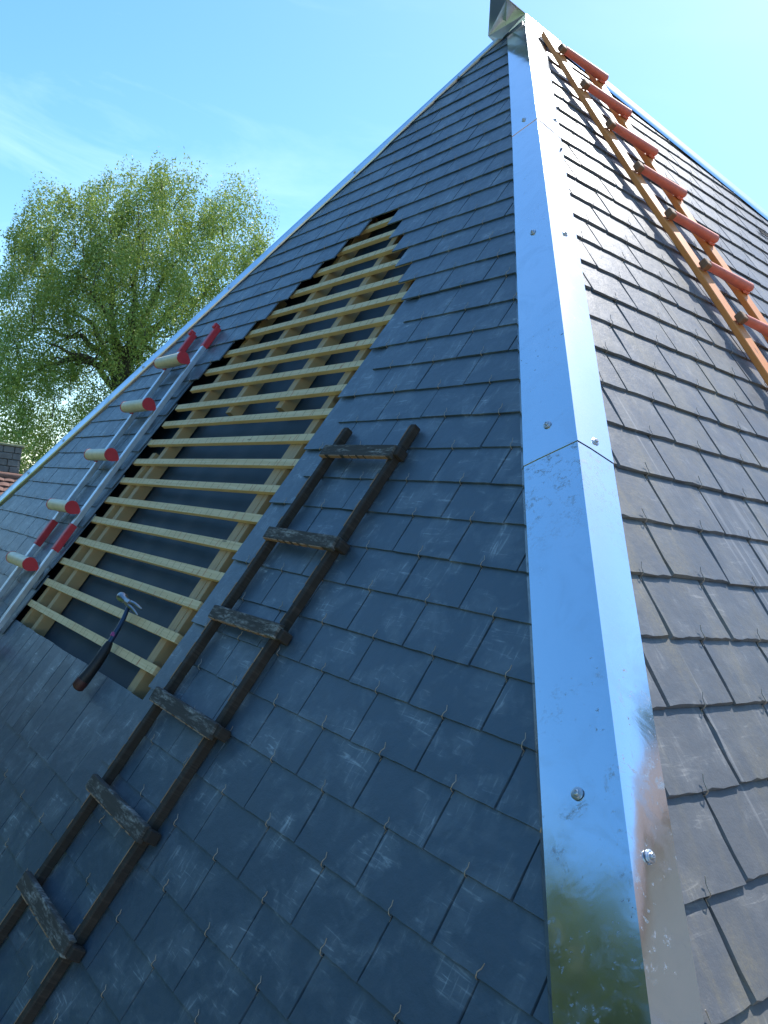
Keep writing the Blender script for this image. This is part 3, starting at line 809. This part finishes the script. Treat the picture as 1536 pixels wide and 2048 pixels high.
def tuft_points(tips, per, r, rad, elong):
    c = np.repeat(np.asarray(tips), per, axis=0); n = len(c)
    d = r.normal(size=(n, 3)) * rad * np.repeat(r.uniform(.6, 1.3, len(tips)), per)[:, None]; d[:, 2] *= elong
    return c + d
def limb(mb, p0, p1, r0, r1, r, seg=5, wob=.12):
    p0, p1 = Vector(p0), Vector(p1); L = (p1 - p0).length; pts = []; rr = []
    for i in range(seg + 1):
        f = i / seg; w_ = Vector(r.normal(size=3)) * L * wob * .35 * (1 if 0 < i < seg else 0)
        pts.append(p0.lerp(p1, f) + w_); rr.append(r0 + (r1 - r0) * f)
    mb.tube(pts, rr, 7, False); return pts
def ray_pt(x, y, d):
    v = Vector(MR[0]) * ((x - 768) / 1578.9) + Vector(MR[1]) * ((y - 1024) / 1578.9) + Vector(MR[2])
    return CAM + v * d
def big_tree():
    r = np.random.default_rng(11)
    base = ray_pt(248, 880, 25.0); base.z = 0
    T = tag(bpy.data.objects.new('ash_tree', None), 'tall broad green tree rising behind the far left hip of the roof', 'tree'); T.location = base; col.objects.link(T)
    wood_ = MB()
    D = 25.0
    fork = ray_pt(240, 740, D)
    limb(wood_, base, ray_pt(247, 850, D), .34, .24, r, 6, .02)
    limb(wood_, ray_pt(247, 850, D), fork, .24, .19, r, 4, .03)
    side = Vector((.33, .94, 0)); dep = Vector((-.94, .33, 0))
    # crown: tips inside a lobed dome, found on a jittered cloud
    tips = []
    lobes = [(265, 610, 175, 190, 3.4), (120, 520, 105, 115, 2.6), (225, 480, 105, 112, 2.8), (330, 470, 110, 108, 2.9), (430, 500, 95, 112, 2.6), (480, 590, 68, 90, 2.2), (60, 640, 95, 110, 2.4), (90, 760, 110, 95, 2.6), (330, 640, 150, 120, 3.0),
             (165, 660, 140, 130, 3), (20, 735, 60, 90, 2), (150, 830, 120, 62, 2.4), (60, 860, 70, 40, 2.2), (340, 740, 90, 60, 2.2), (270, 800, 70, 60, 2)]
    for (x, y, rx, ry, dz) in lobes:
        n = int(rx * ry / 14)
        for _ in range(n):
            d = r.normal(size=3); d /= np.linalg.norm(d); q = r.uniform(.25, 1.0) ** .45
            px, py, pz = x + d[0] * rx * q, y + d[1] * ry * q, d[2] * dz * q
            if mnoise.noise(Vector((px * .016, py * .016, pz * .55))) < (-.14 if py < 620 else .02): continue
            tips.append(ray_pt(px, py, D) + dep * pz)
    # limbs
    ends = [(120, 560), (60, 640), (200, 480), (300, 450), (380, 480), (450, 540), (100, 700), (360, 620), (180, 590), (270, 560), (330, 700), (30, 770)]
    for i, (x, y) in enumerate(ends):
        st = fork if i % 3 else ray_pt(244, 800, D)
        e = ray_pt(x, y, D) + dep * r.uniform(-1.6, 1.6)
        mid = st.lerp(e, .45) + Vector((0, 0, .5))
        limb(wood_, st, mid, .12, .08, r, 4, .08); pts = limb(wood_, mid, e, .08, .025, r, 4, .12)
        for _ in range(5):
            s_ = st.lerp(e, r.uniform(.35, .95)); t_ = tips[r.integers(len(tips))]
            if (Vector(t_) - s_).length < 2.6: limb(wood_, s_, t_, .035, .012, r, 4, .12)
    ta = np.array([tuple(t) for t in tips])
    keep = []
    for t in ta[r.permutation(len(ta))]:
        if all(((t - k) ** 2).sum() > .62 for k in keep): keep.append(t)
    clumps = np.array(keep)
    twigs = MB()
    for t in clumps[::2]: limb(twigs, Vector(t) - Vector(r.normal(size=3)) * .15 - Vector((0, 0, .6)), t, .020, .006, r, 3, .12)
    wood_.v and wood_.build('trunk', M['bark'], T, fix=False)
    twigs.build('twigs', M['bark'], T, fix=False)['kind'] = 'stuff'
    per = 215000 // len(clumps); P_ = []
    for c in clumps:
        k = int(per * r.uniform(.6, 1.3)); d = r.normal(size=(k, 3)); d /= np.linalg.norm(d, axis=1)[:, None]
        R0 = r.uniform(.32, .66); q = r.uniform(0, 1, k)[:, None] ** .36
        lump = 1 + .35 * np.sin(d[:, :1] * 5 + c[0] * 9) * np.cos(d[:, 1:2] * 4 + c[2] * 7)
        P_.append(c + d * q * lump * R0 * np.array([1, 1, 1.55]))
    pts = np.concatenate(P_)
    me = leaves_mesh('crown', pts, .042, r, .5)
    link('crown', me, T, M['leaf'])['kind'] = 'stuff'
    print('clumps', len(clumps))
    print('leaves', len(pts))
big_tree()

def simple_tree(name, base, h, rad, label, seed, leafmat='leafd', lobes=9, n=9000, size=.10, low=.25, group=None):
    r = np.random.default_rng(seed); T = empty(name, base, label, 'tree', group)
    wd = MB(); b0 = Vector(base); top = b0 + Vector((0, 0, h * .55)); limb(wd, b0, top, h * .03, h * .015, r, 6, .03)
    cs = []
    for i in range(lobes):
        an = r.uniform(0, 6.28); q = r.uniform(.1, .62); z = r.uniform(low + .15, .82)
        c = b0 + Vector((math.cos(an) * rad * q, math.sin(an) * rad * q, h * z)); cs.append(c); limb(wd, b0 + Vector((0, 0, h * z * .55)), c, h * .012, h * .004, r, 4, .1)
    P_ = []
    for c in cs:
        k = n // lobes // 14
        d = r.normal(size=(k, 3)); d /= np.linalg.norm(d, axis=1)[:, None]; d *= (r.uniform(.3, 1, k) ** .5)[:, None] * np.array([rad * .5, rad * .5, h * .2])
        P_.append(np.array(c) + d)
    P_ = np.concatenate(P_); pts = tuft_points(P_, 14, r, rad * .07, 1.2)
    wd.build('trunk', M['bark'], T, fix=False)
    link('crown', leaves_mesh('crown', pts, size, r, .3), T, M[leafmat])['kind'] = 'stuff'
    return T
def az_pt(az, d): return (CAM.x + math.cos(R_(az)) * d, CAM.y + math.sin(R_(az)) * d, 0)
simple_tree('ash_tree', az_pt(170.6, 24), 12.6, 2.6, 'tree cut off by the left edge of the picture above the neighbouring roof', 21, 'leaf', 11, 12000, .07)
simple_tree('bushy_tree', az_pt(166.5, 36), 8.6, 3.2, 'dark low tree behind the stone chimney', 22, 'leafd', 9, 12000, .09)
simple_tree('bushy_tree', az_pt(163.0, 30), 7.6, 2.3, 'small light green tree right of the stone chimney behind the hip', 23, 'leaf', 9, 10000, .08)
# trees behind and beside the photographer, seen in the metal and the slates
for i, (az, d, h, rad) in enumerate([(-112, 19, 18, 5), (-124, 22, 18, 5.5), (-136, 20, 14.5, 5), (-147, 24, 13.5, 5), (-105, 20, 15.5, 5.5), (-97, 22, 16, 5.5), (-118, 17, 17, 4.5), (-156, 22, 12.5, 4.5), (-165, 28, 10.5, 4.5), (75, 16, 14.5, 2.6), (84, 30, 16.0, 4.5), (8, 18, 13, 4), (24, 20, 14, 4.5), (36, 22, 13, 3.5)]):
    simple_tree('garden_tree', az_pt(az, d), h, rad, ['tree mirrored deepest green at the foot of the hip flashing', 'tallest tree behind the photographer', 'tree left of the tallest one behind the photographer', 'wide tree south of the far left corner', 'tree between the two at the near right end of the garden row', 'tree at the near right end of the garden row', 'tree closest to the photographer', 'low tree west of the wide one', 'lowest tree at the far western end of the garden row', 'narrow tree beside the pink house', 'wide tree behind the narrow one near the pink house', 'tree farthest from the pink house across the yard', 'middle tree of the three left of the pink house', 'tree standing next to the left end of the pink house'][i], 40 + i, 'leafd', 12, 9000, .26,
                group='trees in the garden behind the photographer' if az < 0 else 'trees behind the yard to the right')

# ------------------------------------------------------------------ neighbouring house at the left edge
M['stone'] = plain('weathered_stone', (.20, .20, .19), .9, 0, .2, .6, 6, .5)
M['cap'] = plain('mossy_coping', (.30, .30, .18), .9, 0, .2, .5, 9, .4)
M['tile'] = plain('old_brown_tile', (.20, .115, .09), .85, 0, .25, .6, 9, .4)
nb = empty('neighbour_house', az_pt(168, 15), 'neighbouring house with brown tiled roof and grey stone chimney at the left edge', 'house')
BX = Vector(az_pt(167.2, 15)); ax = Vector((math.cos(R_(167.2 - 90)), math.sin(R_(167.2 - 90)), 0)); ay = Vector((math.cos(R_(167.2)), math.sin(R_(167.2)), 0))
CZ = CAM.z
def nbp(x, y, z): return BX + ax * x + ay * y + Vector((0, 0, z))
# x to the right as seen from the camera, y away, z up; tiled slope faces the camera, ridge at camera height + .2
rz = CZ + .16
b = MB(); b.hexa([nbp(-4.5, -2.4, 0), nbp(.95, -2.4, 0), nbp(.95, 3.6, 0), nbp(-4.5, 3.6, 0), nbp(-4.5, -2.4, rz - 2.0), nbp(.95, -2.4, rz - 2.0), nbp(.95, 3.6, rz - 2.0), nbp(-4.5, 3.6, rz - 2.0)])
b.build('wall', M['render_wall'], nb)
b = MB(); b.add([nbp(-4.6, -2.6, rz - 2.1), nbp(1.0, -2.6, rz - 2.1), nbp(1.0, .3, rz - .03), nbp(-4.6, .3, rz - .03), nbp(-4.6, 3.8, rz - 2.1), nbp(1.0, 3.8, rz - 2.1)], [(0, 1, 2, 3), (3, 2, 5, 4)])
b.build('roof_deck', M['tile'], nb, fix=False)
tile_me = {}
sl = Vector((0, -2.9, -2.07)).normalized()
tb_ = MB(); seg = 8
for i in range(seg):
    x0_, x1_ = -.08 + .16 * i / seg, -.08 + .16 * (i + 1) / seg
    z0_, z1_ = .010 * math.sin(math.pi * i / seg), .010 * math.sin(math.pi * (i + 1) / seg)
    tb_.add([(x0_, 0, z0_), (x1_, 0, z1_), (x1_, .17, z1_ + .03), (x0_, .17, z0_ + .03)], [(0, 1, 2, 3)], True)
    tb_.add([(x0_, .17, z0_ + .03), (x1_, .17, z1_ + .03), (x1_, .17, z1_ + .002), (x0_, .17, z0_ + .002)], [(0, 1, 2, 3)])
tme = tb_.mesh('roof_tile', fix=False); tme.materials.append(M['tile'])
yv = (ay * (sl.y) + Vector((0, 0, sl.z))).normalized(); nv = ax.cross(yv); fl_ = -1 if nv.z < 0 else 1; nv = nv * fl_
rot = Matrix((ax * fl_, yv, nv)).transposed().to_quaternion()
nt_ = 0; ts = MB()
for j in range(23):
    for i in range(22):
        xx = .90 - i * .165 - (.08 if j % 2 else 0); P_ = nbp(xx + rs.uniform(-.01, .01), .3, rz) + yv * (j * .155 - .02 + rs.uniform(-.012, .012)) + nv * rs.uniform(0, .012)
        mt = Matrix.LocRotScale(P_, rot @ Matrix.Rotation(rs.gauss(0, .02), 3, 'Z').to_quaternion(), None)
        if j < 12 and i < 12: link('roof_tile', tme, nb, None, mt)
        else: ts.add([mt @ v.co for v in tme.vertices], [tuple(p.vertices) for p in tme.polygons])
ts.build('remaining_tiles', M['tile'], nb, fix=False)['kind'] = 'stuff'
b = MB(); b.tube([nbp(-4.5, .3, rz + .03), nbp(1.0, .3, rz + .03)], .06, 10); b.build('ridge_tiles', M['tile'], nb)
# stone chimney made of blocks
ch = MB(); ch.box(lambda a, s, n: nbp(a, s, n), -1.6, .21, .55, 1.15, rz - .5, CZ + .72); chim = ch.build('chimney', M['stone'], nb)
blk = 0
for j in range(6):
    z = CZ + .02 + j * .118; x = -1.6 - (.1 if j % 2 else 0)
    while x < .2:
        wd_ = rs.uniform(.14, .26); x1_ = min(x + wd_, .215)
        b = MB(); b.box(lambda a, s, n: nbp(a, s, n), max(x, -1.6) + .005, x1_ - .005, .52 - rs.uniform(0, .02), .56, z, z + .108, .004)
        if x1_ - x > .03: b.build('stone', M['stone'], chim, bevel=.008)
        x = x1_
b = MB(); b.box(lambda a, s, n: nbp(a, s, n), -1.66, .25, .48, 1.2, CZ + .725, CZ + .765, .012); b.build('coping', M['cap'], chim, bevel=.01)
b = MB(); b.box(lambda a, s, n: nbp(a, s, n), .30, .47, .45, .62, rz - .2, CZ + .36, .01); b.build('post', M['cap'], nb, bevel=.01)
b = MB(); b.tube([nbp(-.55, .2, rz + .02), nbp(-.56, .2, rz + .26)], [.03, .012], 8); b.build('vent_pipe', M['alu'], nb)

# pink rendered house across the yard, mirrored in the sunny flange of the hip
ph = empty('pink_house', az_pt(52, 12.5), 'pale pink rendered house across the gravel yard', 'house')
PX = Vector(az_pt(52, 12.5)); pax = Vector((math.cos(R_(52 - 90)), math.sin(R_(52 - 90)), 0)); pay = Vector((math.cos(R_(52)), math.sin(R_(52)), 0))
pp = lambda x, y, z: PX + pax * x + pay * y + Vector((0, 0, z))
M['pink'] = plain('pink_render', (.85, .60, .46), .85, 0, .3, .2, 1.5, .1)
b = MB(); b.hexa([pp(-6, 0, 0), pp(7, 0, 0), pp(7, 7, 0), pp(-6, 7, 0), pp(-6, 0, 10.4), pp(7, 0, 10.4), pp(7, 7, 10.4), pp(-6, 7, 10.4)]); b.build('wall', M['pink'], ph)
b = MB(); b.add([pp(-6.3, -.4, 10.3), pp(7.3, -.4, 10.3), pp(7.3, 3.5, 13.1), pp(-6.3, 3.5, 13.1), pp(-6.3, 7.4, 10.3), pp(7.3, 7.4, 10.3)], [(0, 1, 2, 3), (3, 2, 5, 4), (0, 3, 4), (1, 5, 2)]); b.build('roof', M['tile'], ph, fix=False)
M['glassd'] = plain('dark_window_glass', (.03, .04, .05), .08, 0, .8, .1)
M['white'] = plain('white_frame', (.75, .75, .73), .5)
for x in (-4, -1, 2, 5):
    for z in (1.2, 4.2, 7.0):
        b = MB(); b.hexa([pp(x - .5, -.03, z), pp(x + .5, -.03, z), pp(x + .5, .02, z), pp(x - .5, .02, z), pp(x - .5, -.03, z + 1.4), pp(x + .5, -.03, z + 1.4), pp(x + .5, .02, z + 1.4), pp(x - .5, .02, z + 1.4)]); wf = b.build('window', M['white'], ph)
        b = MB(); b.hexa([pp(x - .42, -.04, z + .08), pp(x + .42, -.04, z + .08), pp(x + .42, -.02, z + .08), pp(x - .42, -.02, z + .08), pp(x - .42, -.04, z + 1.32), pp(x + .42, -.04, z + 1.32), pp(x + .42, -.02, z + 1.32), pp(x - .42, -.02, z + 1.32)]); b.build('pane', M['glassd'], wf)
print('objects', len(bpy.data.objects), 'slates', nslate, 'pieces', len(pieces), 'hooks', len(hk))
